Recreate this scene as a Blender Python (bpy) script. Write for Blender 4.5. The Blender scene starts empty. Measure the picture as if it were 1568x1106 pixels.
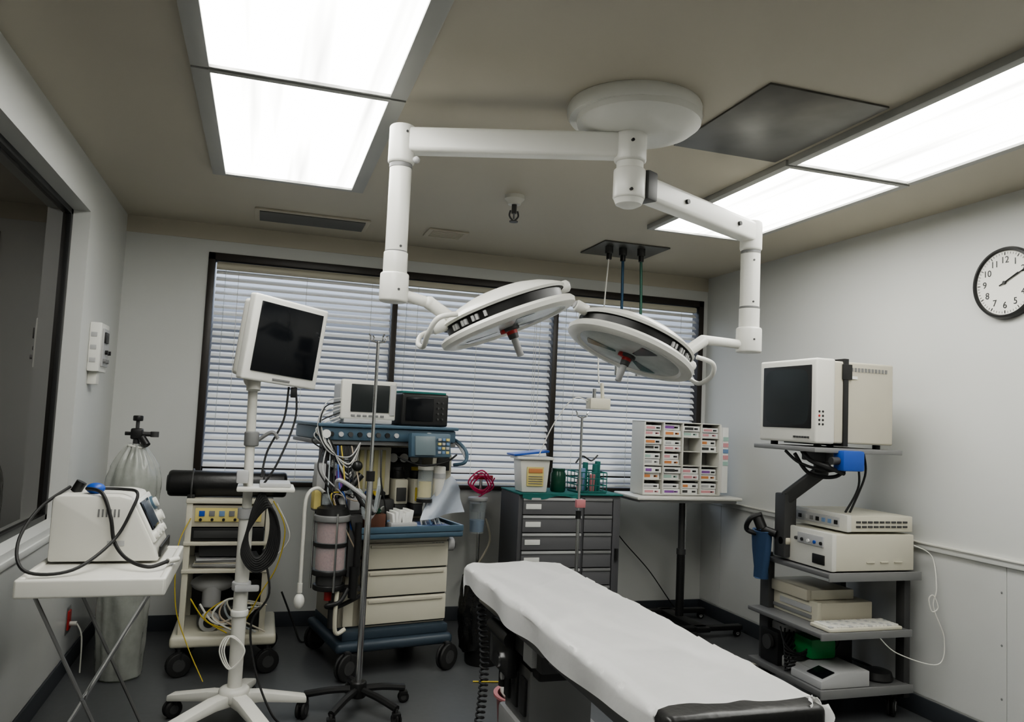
import bpy, bmesh, math, random
from mathutils import Vector, Matrix, noise
random.seed(7)
S=bpy.context.scene
COL=S.collection
H=2.7; XL=-.92; XR=3.447; YB=5.605; YF=-1.3
# ---------------------------------------------------------------- materials
MATS={}
def mat(name,col,rough=.5,metal=0.,var=.04,scale=8.,bump=0.,spec=None,alpha=None):
    if name in MATS: return MATS[name]
    m=bpy.data.materials.new(name); m.use_nodes=True
    nt=m.node_tree; p=nt.nodes['Principled BSDF']
    p.inputs['Roughness'].default_value=rough; p.inputs['Metallic'].default_value=metal
    if spec is not None: p.inputs['Specular IOR Level'].default_value=spec
    if alpha is not None: p.inputs['Alpha'].default_value=alpha
    tc=nt.nodes.new('ShaderNodeTexCoord'); nz=nt.nodes.new('ShaderNodeTexNoise')
    nz.inputs['Scale'].default_value=scale; nz.inputs['Detail'].default_value=3
    nt.links.new(tc.outputs['Object'],nz.inputs['Vector'])
    mx=nt.nodes.new('ShaderNodeMix'); mx.data_type='RGBA'
    c1=[max(0,c*(1-var)) for c in col]+[1]; c2=[min(1,c*(1+var)) for c in col]+[1]
    mx.inputs[6].default_value=c1; mx.inputs[7].default_value=c2
    nt.links.new(nz.outputs['Fac'],mx.inputs[0]); nt.links.new(mx.outputs[2],p.inputs['Base Color'])
    if bump:
        b=nt.nodes.new('ShaderNodeBump'); b.inputs['Strength'].default_value=bump; b.inputs['Distance'].default_value=.01
        nt.links.new(nz.outputs['Fac'],b.inputs['Height']); nt.links.new(b.outputs[0],p.inputs['Normal'])
    MATS[name]=m; return m
def g(v): return (v,v,v)
WHITE=mat('white_enamel',(.72,.715,.67),.3)
WHITE2=mat('white_plastic',(.63,.62,.57),.4)
BEIGE=mat('beige_plastic',(.50,.47,.385),.45)
CREAM=mat('cream_enamel',(.57,.545,.45),.4)
BLACK=mat('black_plastic',g(.015),.4)
RUB=mat('black_rubber',g(.015),.6)
VINYL=mat('black_vinyl',g(.014),.35,bump=.1,scale=60)
CHROME=mat('chrome',g(.6),.18,1.)
STEEL=mat('brushed_steel',g(.22),.4,.9,var=.15,scale=5)
DGREY=mat('dark_grey_metal',g(.07),.45,.3)
MGREY=mat('mid_grey_plastic',g(.2),.45)
LGREY=mat('light_grey_plastic',g(.42),.45)
BLUEG=mat('blue_grey_enamel',(.07,.12,.165),.4)
BLUED=mat('dark_blue_grey_base',(.035,.052,.07),.4)
SCREEN=mat('screen_glass',(.008,.009,.011),.1,spec=.3)
CRT=mat('crt_glass',(.022,.026,.026),.3,spec=.3)
LCD=mat('lcd_grey',(.15,.19,.21),.3)
CABG=mat('cabinet_grey',(.09,.09,.095),.45)
CABD=mat('drawer_gap',g(.02),.6)
TEAL=mat('teal_cloth',(.02,.14,.125),.8)
YEL=mat('yellow_plastic',(.5,.38,.05),.5)
YELL=mat('pale_yellow_label',(.66,.56,.22),.5)
RED=mat('red_plastic',(.38,.03,.03),.4)
BLUE=mat('blue_plastic',(.02,.08,.38),.4)
LBLUE=mat('light_blue_plastic',(.18,.28,.44),.4)
GREEN=mat('green_plastic',(.015,.22,.06),.4)
DGREEN=mat('dark_green_glass',(.01,.06,.035),.2)
PINK=mat('pink_granules',(.40,.19,.17),.7,var=.4,scale=120)
PINKP=mat('pink_plastic',(.5,.2,.21),.5)
MAG=mat('magenta_tube',(.42,.02,.09),.35)
CLEAR=mat('clear_plastic',(.55,.6,.62),.12,alpha=.35)
BAGP=mat('clear_wrap_plastic',(.46,.47,.44),.2,var=.25,scale=14,bump=1.,alpha=.6)
CYLG=mat('gas_cylinder_steel',(.17,.19,.16),.35,.3,var=.2)
BAGB=mat('black_bag_plastic',g(.012),.16,bump=1.,scale=22)
SHEET=mat('white_sheet_fabric',(.90,.895,.885),.85,var=.02,bump=.1,scale=30)
BROWN=mat('brown_card',(.12,.05,.03),.6)
ORANGE=mat('orange_label',(.6,.25,.1),.6)
PURPLE=mat('purple_label',(.25,.1,.34),.6)
PAPER=mat('paper_white',(.74,.74,.71),.7)
MINT=mat('mint_label',(.35,.5,.44),.6)
ROSE=mat('rose_label',(.6,.3,.32),.6)
SKIN=mat('tan_plastic',(.45,.37,.28),.5)
# ---------------------------------------------------------------- builder
class B:
    def __init__(s,name,M=None,parent=None):
        s.name=name; s.bm=bmesh.new(); s.mats=[]; s.M=M or Matrix(); s.parent=parent
    def _add(s,bm,m,L=None):
        if m not in s.mats: s.mats.append(m)
        i=s.mats.index(m)
        for f in bm.faces: f.material_index=i
        if L: bm.transform(L)
        bm.transform(s.M)
        t=bpy.data.meshes.new('t'); bm.to_mesh(t); bm.free(); s.bm.from_mesh(t); bpy.data.meshes.remove(t)
    def box(s,x0,x1,y0,y1,z0,z1,m,bev=.004,rot=None,seg=2):
        bm=bmesh.new(); bmesh.ops.create_cube(bm,size=1)
        dx,dy,dz=abs(x1-x0),abs(y1-y0),abs(z1-z0)
        bm.transform(Matrix.Diagonal((dx,dy,dz,1)))
        bev=min(bev,.45*min(dx,dy,dz))
        if bev>0: bmesh.ops.bevel(bm,geom=bm.edges[:],offset=bev,segments=seg,profile=.6,affect='EDGES')
        L=Matrix.Translation(((x0+x1)/2,(y0+y1)/2,(z0+z1)/2))
        if rot:
            for ax,a in rot: L=L@Matrix.Rotation(math.radians(a),4,ax)
        s._add(bm,m,L)
    def cyl(s,p0,p1,r,m,r2=None,seg=24,bev=0):
        p0=Vector(p0);p1=Vector(p1);d=p1-p0
        bm=bmesh.new(); bmesh.ops.create_cone(bm,cap_ends=True,segments=seg,radius1=r,radius2=r if r2 is None else r2,depth=d.length)
        if bev:
            ed=[e for e in bm.edges if abs(e.verts[0].co.z-e.verts[1].co.z)<1e-6]
            bmesh.ops.bevel(bm,geom=ed,offset=bev,segments=3,profile=.5,affect='EDGES')
        L=Matrix.Translation((p0+p1)/2)@d.to_track_quat('Z','Y').to_matrix().to_4x4()
        s._add(bm,m,L)
    def sph(s,c,r,m,rot=None,seg=20):
        if not hasattr(r,'__len__'): r=(r,r,r)
        bm=bmesh.new(); bmesh.ops.create_uvsphere(bm,u_segments=seg,v_segments=seg//2,radius=1)
        L=Matrix.Translation(c)
        if rot:
            for ax,a in rot: L=L@Matrix.Rotation(math.radians(a),4,ax)
        s._add(bm,m,L@Matrix.Diagonal((*r,1)))
    def tube(s,pts,r,m,smooth=True,seg=8,n=8,closed=False):
        P=[Vector(p) for p in pts]
        if smooth and len(P)>2:
            Q=[]
            N=len(P)
            rng=N if closed else N-1
            for i in range(rng):
                if closed: p0,p1,p2,p3=P[(i-1)%N],P[i],P[(i+1)%N],P[(i+2)%N]
                else: p0=P[max(i-1,0)];p1=P[i];p2=P[i+1];p3=P[min(i+2,N-1)]
                for k in range(n):
                    t=k/n
                    Q.append(.5*((2*p1)+(p2-p0)*t+(2*p0-5*p1+4*p2-p3)*t*t+(3*p1-p0-3*p2+p3)*t**3))
            if not closed: Q.append(P[-1])
            P=Q
        bm=bmesh.new(); rings=[]; up=None
        for i,p in enumerate(P):
            a=P[i-1] if (i>0 or closed) else p; b=P[(i+1)%len(P)] if (i<len(P)-1 or closed) else p
            t=(b-a); t=t.normalized() if t.length>1e-9 else Vector((0,0,1))
            if up is None: up=t.orthogonal().normalized()
            up=(up-t*up.dot(t)); up=up.normalized() if up.length>1e-6 else t.orthogonal().normalized()
            w=t.cross(up)
            rings.append([bm.verts.new(p+r*(math.cos(2*math.pi*k/seg)*up+math.sin(2*math.pi*k/seg)*w)) for k in range(seg)])
        R=len(rings)
        for i in range(R if closed else R-1):
            A=rings[i];C=rings[(i+1)%R]
            for k in range(seg): bm.faces.new((A[k],A[(k+1)%seg],C[(k+1)%seg],C[k]))
        if not closed:
            bm.faces.new(rings[0][::-1]); bm.faces.new(rings[-1])
        s._add(bm,m)
    def lathe(s,prof,m,L=None,seg=40,a0=0,a1=360):
        bm=bmesh.new(); rings=[]; full=abs(a1-a0)>=360; n=seg if full else seg+1
        for r,z in prof:
            rings.append([bm.verts.new((max(r,1e-4)*math.cos(math.radians(a0+(a1-a0)*k/seg)),max(r,1e-4)*math.sin(math.radians(a0+(a1-a0)*k/seg)),z)) for k in range(n)])
        for i in range(len(prof)-1):
            for k in range(seg):
                k2=(k+1)%n
                bm.faces.new((rings[i][k],rings[i][k2],rings[i+1][k2],rings[i+1][k]))
        bmesh.ops.recalc_face_normals(bm,faces=bm.faces[:])
        s._add(bm,m,L)
    def prism(s,poly,ax,lo,hi,m,bev=.004):
        bm=bmesh.new()
        def mk(a,b,c): return {'X':(c,a,b),'Y':(a,c,b),'Z':(a,b,c)}[ax]
        A=[bm.verts.new(mk(a,b,lo)) for a,b in poly]; C=[bm.verts.new(mk(a,b,hi)) for a,b in poly]
        n=len(poly)
        bm.faces.new(A); bm.faces.new(C[::-1])
        for i in range(n): bm.faces.new((A[i],C[i],C[(i+1)%n],A[(i+1)%n]))
        bmesh.ops.recalc_face_normals(bm,faces=bm.faces[:])
        if bev: bmesh.ops.bevel(bm,geom=bm.edges[:],offset=bev,segments=2,profile=.6,affect='EDGES')
        s._add(bm,m)
    def grid(s,fn,nu,nv,m,thick=0):
        bm=bmesh.new(); V=[[bm.verts.new(fn(i/nu,j/nv)) for j in range(nv+1)] for i in range(nu+1)]
        for i in range(nu):
            for j in range(nv): bm.faces.new((V[i][j],V[i+1][j],V[i+1][j+1],V[i][j+1]))
        if thick: bmesh.ops.solidify(bm,geom=bm.faces[:],thickness=thick)
        s._add(bm,m)
    def caster(s,x,y,r,m=RUB,a=0,hub=LGREY,w=.028,top=None):
        c=math.cos(math.radians(a)); d=math.sin(math.radians(a)); n=Vector((-d,c,0)); p=Vector((x,y,r))
        for q in (-1,1):
            s.cyl(p+n*q*w*.25,p+n*q*w*1.0,r,m,bev=.008)
            s.cyl(p+n*q*w*.98,p+n*q*w*1.06,r*.5,hub)
            s.cyl(p+n*q*w*1.05,p+n*q*w*1.1,r*.2,DGREY,seg=10)
        s.cyl(p,(x,y,(top or r*2.25)),w*.5,DGREY)
        s.box(x-.02,x+.02,y-.02,y+.02,r*1.4,r*2.1,BLACK,.004)
    def done(s,origin=None,ang=38):
        me=bpy.data.meshes.new(s.name)
        if origin is None:
            xs=[v.co for v in s.bm.verts]
            lo=Vector((min(v.x for v in xs),min(v.y for v in xs),min(v.z for v in xs))); hi=Vector((max(v.x for v in xs),max(v.y for v in xs),max(v.z for v in xs)))
            origin=Vector(((lo.x+hi.x)/2,(lo.y+hi.y)/2,lo.z))
        origin=Vector(origin)
        bmesh.ops.translate(s.bm,verts=s.bm.verts[:],vec=-origin)
        s.bm.to_mesh(me); s.bm.free()
        for m in s.mats: me.materials.append(m)
        for p in me.polygons: p.use_smooth=True
        try: me.set_sharp_from_angle(angle=math.radians(ang))
        except Exception: pass
        o=bpy.data.objects.new(s.name,me); COL.objects.link(o); o.location=origin
        if s.parent:
            o.parent=s.parent; o.location=origin-s.parent.location
        return o
def empty(name,loc):
    e=bpy.data.objects.new(name,None); COL.objects.link(e); e.location=loc; e.empty_display_size=.1; return e
def frame(x,y,deg,z=0): return Matrix.Translation((x,y,z))@Matrix.Rotation(math.radians(deg),4,'Z')
# ---------------------------------------------------------------- camera
yaw,pitch,roll=.307,.07276,.04562
F=Vector((math.sin(yaw)*math.cos(pitch),math.cos(yaw)*math.cos(pitch),math.sin(pitch)))
r0=Vector((math.cos(yaw),-math.sin(yaw),0)); u0=r0.cross(F)
r1=math.cos(roll)*r0+math.sin(roll)*u0; u1=-math.sin(roll)*r0+math.cos(roll)*u0
cam=bpy.data.cameras.new('camera'); co=bpy.data.objects.new('camera',cam); COL.objects.link(co)
cam.sensor_fit='HORIZONTAL'; cam.sensor_width=36; cam.lens=36*1195/1568; cam.clip_start=.05
co.matrix_world=Matrix((( r1.x,u1.x,-F.x,0),(r1.y,u1.y,-F.y,0),(r1.z,u1.z,-F.z,1.48),(0,0,0,1))); S.camera=co
# ---------------------------------------------------------------- room shell
WALL=mat('wall_paint',(.575,.58,.56),.5,var=.03,scale=2,bump=.03)
CEIL=mat('ceiling_paint',(.49,.455,.375),.5,var=.03,scale=1.5,bump=.03)
PANEL=mat('wainscot_panel',(.56,.565,.55),.2,var=.04,scale=3)
FLOOR=mat('vinyl_floor',(.088,.091,.095),.35,var=.12,scale=30)
BASE=mat('baseboard_rubber',(.045,.05,.058),.5)
WFR=mat('bronze_frame',(.026,.020,.016),.4)
b=B('floor'); b.box(XL-.2,XR+.2,YF-.1,YB+.2,-.1,0,FLOOR,0); b.done()
b=B('ceiling'); b.box(XL-.2,XR+.2,YF-.1,YB+.2,H,H+.1,CEIL,0); b.done()
LY0,LY1,LZ0,LZ1=1.6,4.53,.86,2.46
b=B('wall_left')
b.box(XL-.14,XL,YF,LY0,0,H,WALL,0); b.box(XL-.14,XL,LY1,YB,0,H,WALL,0)
b.box(XL-.14,XL,LY0,LY1,0,LZ0,WALL,0); b.box(XL-.14,XL,LY0,LY1,LZ1,H,WALL,0); b.done()
WX0,WX1,WZ0,WZ1=-.405,3.406,.941,2.506
b=B('wall_back')
b.box(XL-.14,WX0,YB,YB+.14,0,H,WALL,0); b.box(WX1,XR+.14,YB,YB+.14,0,H,WALL,0)
b.box(WX0,WX1,YB,YB+.14,0,WZ0,WALL,0); b.box(WX0,WX1,YB,YB+.14,WZ1,H,WALL,0); b.done()
b=B('wall_right'); b.box(XR,XR+.14,YF,YB,0,H,WALL,0); b.done()
b=B('wall_front'); b.box(XL-.14,XR+.14,YF-.14,YF,0,H,WALL,0); b.done()
b=B('trim_1'); b.box(XL,XR,YB-.006,YB,2.59,H,CEIL,0); b.done()
b=B('trim_2'); b.box(XR-.018,XR,YF,YB,.875,.915,WALL,.006); b.box(XR-.024,XR,YF,YB,.905,.915,WHITE2,.003); b.done()
b=B('trim_3')
for y0,y1 in ((YF,.44),(.445,2.88),(2.885,5.32),(5.325,YB)): b.box(XR-.004,XR,y0,y1,.11,.875,PANEL,0)
for z in (.25,.5,.75): b.sph((XR-.004,2.91,z),(.003,.006,.006),MGREY,seg=8)
b.done()
b=B('trim_4')
b.box(XL,XL+.004,YF,3.0,.11,.8,PANEL,0); b.box(XL,XL+.004,3.005,YB,.11,.8,PANEL,0); b.box(XL,XL+.012,YF,YB,.80,.83,WALL,.004); b.done()
for nm,a in (('baseboard_back',(XL,XR,YB-.012,YB)),('baseboard_left',(XL,XL+.012,YF,YB-.013)),('baseboard_right',(XR-.012,XR,YF,YB-.013))):
    b=B(nm); b.box(*a,0,.1,BASE,.004); b.done()
# ---------------------------------------------------------------- back window and blinds
b=B('window_1')
y0,y1=YB-.015,YB+.09
b.box(WX0,WX0+.045,y0,y1,WZ0,WZ1,WFR,.003); b.box(WX1-.045,WX1,y0,y1,WZ0,WZ1,WFR,.003)
b.box(WX0,WX1,y0,y1,WZ1-.05,WZ1,WFR,.003); b.box(WX0,WX1,y0-.01,y1,WZ0,WZ0+.03,WFR,.003)
for x in (.87,2.115): b.box(x-.02,x+.02,y0,y1,WZ0,WZ1,WFR,.003)
b.box(WX0,WX1,y1+.01,y1+.03,1.02,1.06,WFR,0)
b.done()
SLAT=mat('blind_slat',(.88,.88,.87),.35,var=.03)
for wi,(x0,x1) in enumerate(((WX0+.055,.845),(.895,2.09),(2.14,WX1-.055))):
    b=B('window_blind')
    b.box(x0,x1,YB+.0,YB+.045,WZ1-.1,WZ1-.055,BEIGE,.012)
    if wi==0: b.cyl((x0,YB-.005,WZ1-.09),(x1,YB-.005,WZ1-.09),.024,BEIGE,seg=16)
    z=WZ1-.125; zc=YB+.028; i=0
    while z>WZ0+.075:
        t=math.radians(41+random.uniform(-4,4)); w=.05
        sag=random.uniform(-.003,.003)
        def fn(u,v,z=z,t=t,sag=sag,i=i):
            s_=(v-.5)*w; bow=.0045*(1-(2*v-1)**2)
            return Vector((x0+(x1-x0)*u, zc+s_*math.cos(t)-bow*math.sin(t), z+s_*math.sin(t)+bow*math.cos(t)+.0015*math.sin(u*3+i)+sag*u))
        b.grid(fn,6,4,SLAT)
        z-=.0465; i+=1
    b.box(x0,x1,YB+.005,YB+.045,WZ0+.035,WZ0+.055,SLAT,.004)
    n=3 if x1-x0>1 else 2
    for k in range(n):
        x=x0+(x1-x0)*(.12+.76*k/(n-1))
        b.cyl((x,YB+.001,WZ0+.05),(x,YB+.001,WZ1-.1),.0015,WHITE2,seg=5)
    b.cyl((x0+.06,YB-.006,1.3),(x0+.06,YB-.006,WZ1-.1),.003,CLEAR,seg=6)
    if wi==1:
        for q in (0,.03): b.cyl((x1-.10-q,YB-.006,1.45+q),(x1-.10-q,YB-.006,WZ1-.1),.002,WHITE2,seg=5); b.sph((x1-.10-q,YB-.006,1.44+q),(.006,.006,.012),WHITE2,seg=8)
    b.done()
# ---------------------------------------------------------------- left interior window
DG=mat('dark_glass',(.014,.012,.010),.015,spec=.42)
b=B('window_2')
xf=XL-.1
b.box(xf-.02,xf+.02,LY0,LY1,LZ0,LZ0+.03,BLACK,.003); b.box(xf-.02,xf+.02,LY0,LY1,LZ1-.03,LZ1,BLACK,.003)
b.box(xf-.02,xf+.02,LY1-.04,LY1,LZ0,LZ1,BLACK,.003); b.box(xf-.02,xf+.02,LY0,LY0+.035,LZ0,LZ1,BLACK,.003)
b.box(xf-.012,xf,LY0,LY1,LZ0,LZ1,DG,0)
b.box(xf-.035,xf-.02,LY0,LY1,LZ0,LZ1,BLACK,0)
b.done()
# ---------------------------------------------------------------- ceiling light panels
PS=8.0
def panel_mat():
    m=bpy.data.materials.new('light_diffuser'); m.use_nodes=True; nt=m.node_tree; nt.nodes.clear()
    o=nt.nodes.new('ShaderNodeOutputMaterial'); e=nt.nodes.new('ShaderNodeEmission')
    tc=nt.nodes.new('ShaderNodeTexCoord'); mp=nt.nodes.new('ShaderNodeMapping'); mp.inputs['Scale'].default_value=(9,.35,1)
    nz=nt.nodes.new('ShaderNodeTexNoise'); nz.inputs['Scale'].default_value=1.; nz.inputs['Detail'].default_value=2
    cr=nt.nodes.new('ShaderNodeMapRange'); cr.inputs[1].default_value=.32; cr.inputs[2].default_value=.68; cr.inputs[3].default_value=PS*.3; cr.inputs[4].default_value=PS*1.6
    nt.links.new(tc.outputs['Object'],mp.inputs[0]); nt.links.new(mp.outputs[0],nz.inputs['Vector']); nt.links.new(nz.outputs['Fac'],cr.inputs[0])
    nt.links.new(cr.outputs[0],e.inputs['Strength']); e.inputs['Color'].default_value=(1,.995,.945,1); nt.links.new(e.outputs[0],o.inputs[0])
    return m
DIFF=panel_mat()
FRM=mat('light_frame_aluminium',(.38,.38,.36),.45,.1)
for x0,x1,f in ((-.26,.392,.06),(2.214,2.846,.035)):
    for y0,y1 in ((.32,1.58),(1.62,2.9),(2.935,4.24)):
        b=B('ceiling_light_panel'); zb=H-.03
        e1=f if y1>4 else .012
        b.box(x0-f,x0+.005,y0-.012,y1+e1*.5,zb,H,FRM,.003); b.box(x1-.005,x1+f,y0-.012,y1+e1*.5,zb,H,FRM,.003)
        b.box(x0,x1,y0-.015,y0+.012,zb,H,FRM,.003); b.box(x0,x1,y1-.005,y1+e1*.5,zb,H,FRM,.003)
        b.box(x0,x1,y0,y1,H-.018,H-.012,DIFF,0)
        b.done()
# ---------------------------------------------------------------- ceiling bits
VENT=mat('vent_grey',(.10,.10,.09),.5)
b=B('ceiling_access_plate'); b.box(1.63,2.15,2.28,2.96,H-.008,H,mat('stainless_plate',(.16,.155,.145),.36,.5,var=.6,scale=4),.002); b.done()
b=B('ceiling_air_vent'); b.box(-.12,.59,4.98,5.28,H-.012,H,CEIL,.004); b.box(-.09,.56,5.01,5.25,H-.016,H-.004,VENT,0)
for k in range(14):
    y=5.02+k*.0165; b.box(-.09,.56,y,y+.006,H-.022,H-.01,MGREY,0,rot=(('X',30),))
b.done()
b=B('ceiling_air_vent'); b.box(.97,1.24,4.98,5.2,H-.012,H,CEIL,.004)
for k in range(7): b.box(1.0,1.21,5.0+k*.026,5.012+k*.026,H-.016,H-.008,BEIGE,0)
b.done()
b=B('fire_sprinkler'); c=(1.25,4.03)
b.lathe([(.0,H-.0),(.055,H-.0),(.055,H-.02),(.04,H-.035),(.035,H-.05),(.0,H-.05)],WHITE2,Matrix.Translation((*c,0)))
b.cyl((*c,H-.10),(*c,H-.05),.014,DGREY); b.tube([(c[0]-.02,c[1],H-.085),(c[0]-.025,c[1],H-.115),(c[0],c[1],H-.14),(c[0]+.025,c[1],H-.115),(c[0]+.02,c[1],H-.085)],.005,DGREY)
b.cyl((*c,H-.13),(*c,H-.10),.005,STEEL); b.cyl((*c,H-.148),(*c,H-.142),.024,DGREY); b.done()
b=B('medical_gas_drop'); b.box(2.12,2.61,4.74,5.17,H-.01,H,mat('plate_grey',(.11,.11,.10),.4,.4),.002)
for x,y in ((2.21,4.87),(2.32,4.88),(2.44,4.84)):
    b.cyl((x,y,H-.06),(x,y,H-.01),.028,DGREY); b.cyl((x,y,H-.1),(x,y,H-.05),.018,BLACK)
b.tube([(2.21,4.87,2.62),(2.19,4.86,2.4),(2.17,4.84,2.2),(2.12,4.78,1.9),(2.05,4.6,1.73)],.005,WHITE2)
b.tube([(2.32,4.88,2.62),(2.32,4.87,2.3),(2.31,4.85,1.95),(2.28,4.83,1.86)],.010,mat('blue_hose',(.01,.05,.10),.4))
b.tube([(2.44,4.84,2.62),(2.45,4.84,2.3),(2.44,4.82,1.95),(2.42,4.8,1.86)],.010,mat('green_hose',(.01,.08,.05),.4))
b.cyl((2.28,4.83,1.80),(2.28,4.83,1.87),.016,CHROME); b.cyl((2.42,4.8,1.80),(2.42,4.8,1.87),.016,CHROME)
b.box(1.98,2.12,4.56,4.64,1.56,1.63,CREAM,.008); b.cyl((2.02,4.6,1.63),(2.02,4.6,1.69),.012,CHROME); b.cyl((2.08,4.6,1.63),(2.07,4.6,1.73),.012,CREAM)
b.tube([(2.0,4.6,1.6),(1.88,4.6,1.62),(1.75,4.6,1.45),(1.66,4.6,1.25)],.0035,WHITE2)
b.done()
# ---------------------------------------------------------------- surgical light
E=empty('surgical_light',(1.30,2.68,H))
b=B('ceiling_mount',parent=E)
b.lathe([(.0,0),(.255,0),(.259,-.01),(.259,-.035),(.249,-.05),(.0,-.05)],WHITE,Matrix.Translation((1.3,2.68,H)),seg=64)
b.lathe([(.242,-.045),(.237,-.07),(.21,-.092),(.14,-.108),(.0,-.112)],WHITE,Matrix.Translation((1.315,2.67,H)),seg=64)
b.done()
hx,hy=1.29,2.68
b=B('hub_column',parent=E)
b.cyl((hx,hy,2.48),(hx,hy,2.6),.062,WHITE,bev=.01); b.cyl((hx,hy,2.44),(hx,hy,2.5),.052,WHITE); b.cyl((hx,hy,2.335),(hx,hy,2.455),.062,WHITE,bev=.01); b.lathe([(.058,0),(.05,-.02),(.03,-.03),(0,-.033)],WHITE,Matrix.Translation((hx,hy,2.336)))
b.cyl((hx-.02,hy-.055,2.55),(hx-.02,hy-.066,2.55),.006,BLACK,seg=10); b.cyl((hx-.02,hy-.055,2.36),(hx-.02,hy-.066,2.36),.006,BLACK,seg=10)
b.done()
def arm(b,p0,p1,w,h,m):
    p0=Vector(p0);p1=Vector(p1);d=p1-p0; L=d.length; a=math.degrees(math.atan2(d.y,d.x)); old=b.M
    b.M=old@Matrix.Translation(p0)@Matrix.Rotation(math.radians(a),4,'Z')@Matrix.Rotation(-math.asin(d.z/L),4,'Y')
    b.box(0,L,-w/2,w/2,-h/2,h/2,m,.018,seg=4); b.M=old
lx,ly=.458,3.0; rx,ry=2.187,3.186
b=B('arm_1',parent=E)
arm(b,(hx,hy,2.545),(lx,ly,2.545),.075,.098,WHITE); b.cyl((lx,ly,2.45),(lx,ly,2.605),.052,WHITE,bev=.012)
b.cyl((lx,ly,2.435),(lx,ly,2.45),.045,MGREY)
b.cyl((lx,ly,2.1),(lx,ly,2.44),.043,WHITE,bev=.004); b.cyl((lx,ly,2.095),(lx,ly,2.105),.044,MGREY)
b.cyl((lx,ly,2.02),(lx,ly,2.1),.047,WHITE,bev=.003); b.cyl((lx,ly,1.905),(lx,ly,2.02),.056,WHITE,bev=.01)
b.sph((lx+.05,ly-.055,2.46),.014,LGREY)
for z,rr in ((2.57,.052),(2.12,.043),(1.95,.056)): b.cyl((lx+.01,ly-rr*.8,z),(lx+.01,ly-rr-.001,z),.005,DGREY,seg=8)
b.done()
b=B('arm_2',parent=E)
arm(b,(hx,hy,2.40),(rx,ry,2.42),.08,.095,WHITE); b.box(hx+.035,hx+.10,hy-.03,hy+.07,2.34,2.455,DGREY,.01,rot=(('Z',29),))
b.cyl((rx,ry,2.33),(rx,ry,2.475),.052,WHITE,bev=.012); b.cyl((rx,ry,2.315),(rx,ry,2.33),.046,MGREY)
b.cyl((rx,ry,2.06),(rx,ry,2.32),.046,WHITE); b.cyl((rx,ry,2.052),(rx,ry,2.06),.047,MGREY); b.cyl((rx,ry,1.96),(rx,ry,2.05),.048,WHITE); b.cyl((rx,ry,1.84),(rx,ry,1.96),.06,WHITE,bev=.01)
for t in (.35,.8):
    p=Vector((hx,hy,2.40)).lerp(Vector((rx,ry,2.42)),t); b.cyl(p+Vector((.02,-.036,0)),p+Vector((.024,-.046,0)),.010,BLACK)
for z,rr in ((2.28,.046),(2.08,.046),(1.9,.06)): b.cyl((rx-.01,ry-rr*.8,z),(rx-.01,ry-rr-.001,z),.005,DGREY,seg=8)
b.done()
GLS=mat('lamp_glass',(.50,.52,.50),.2,var=.25,scale=14); GDK=mat('lamp_shadow_sector',(.13,.14,.14),.15,.3)
def head(name,c,R,ty,tx,side,va):
    M=Matrix.Translation(c)@Matrix.Rotation(math.radians(tx),4,'X')@Matrix.Rotation(math.radians(ty),4,'Y')
    b=B(name,M=M,parent=E); k=R/.30
    def sc(P): return [(r*k,z*k) for r,z in P]
    b.lathe(sc([(0,.098),(.07,.096),(.14,.086),(.20,.068),(.245,.047),(.272,.032),(.28,.022),(.272,.012)]),WHITE,seg=64)
    b.lathe(sc([(.27,.014),(.258,.010),(.256,-.030),(.275,-.034)]),BLACK,seg=64)
    for a in range(10):
        an=math.radians(a*4.2+va); x,y=.262*k*math.cos(an),.262*k*math.sin(an)
        if a%3!=2: b.box(x-.006,x+.006,y-.006,y+.006,-.020*k,.004*k,LGREY,.002,rot=(('Z',math.degrees(an)),))
    b.lathe(sc([(.27,-.028),(.292,-.032),(.302,-.044),(.298,-.062),(.275,-.072),(.25,-.072),(.235,-.060)]),WHITE,seg=64)
    b.lathe(sc([(.24,-.062),(.2,-.066),(.1,-.070),(.0,-.070)]),GLS,seg=64)
    for q in range(3):
        a0=q*120+20
        b.lathe(sc([(.06,-.0715),(.14,-.0700),(.20,-.068)]),GDK,seg=10,a0=a0,a1=a0+24)  # triangular shadows on the lamp glass, painted as dark sectors
    b.cyl((0,0,-.085*k),(0,0,-.06*k),.036,DGREY,bev=.004); b.cyl((0,0,-.10*k),(0,0,-.085*k),.022,RED); b.box(-.045,.0,-.014,.014,-.088*k,-.07*k,RED,.006)
    b.cyl((0,0,-.12*k),(0,0,-.10*k),.02,DGREY,r2=.022)
    b.cyl((0,0,-.20*k),(0,0,-.12*k),.0145,LGREY,bev=.004)
    for q in (-1,1):
        b.cyl((q*.262*k,0,.025),(q*.325*k,0,.025),.026,WHITE,bev=.008); b.cyl((q*.32*k,0,.025),(q*.33*k,0,.025),.018,LGREY)
    s=side
    b.tube([(s*.25*k,-.14,.03),(s*.33*k,-.15,.035),(s*.375*k,-.10,.0),(s*.385*k,0,-.03),(s*.375*k,.10,0),(s*.33*k,.15,.035),(s*.25*k,.14,.03)],.0105,WHITE,seg=10)
    return b
cL=Vector((.91,3.0,1.905)); b=head('lamp_head_1',cL,.285,-22,-7,-1,195); b.done()
cR=Vector((1.585,3.19,1.85)); b=head('lamp_head_2',cR,.298,22,-1,1,285); b.done()
b=B('yoke_1',parent=E); b.cyl((lx,ly,1.945),(.60,3.0,1.915),.022,WHITE,bev=.004); b.cyl((.60,3.0,1.915),(.69,3.0,1.86),.026,WHITE,bev=.006); b.sph((.6,3.0,1.915),.027,WHITE); b.done()
b=B('yoke_2',parent=E); b.cyl((rx,ry,1.875),(1.93,3.19,1.885),.022,WHITE,bev=.004); b.cyl((1.95,3.19,1.885),(1.84,3.19,1.81),.028,WHITE,bev=.006); b.done()
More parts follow.
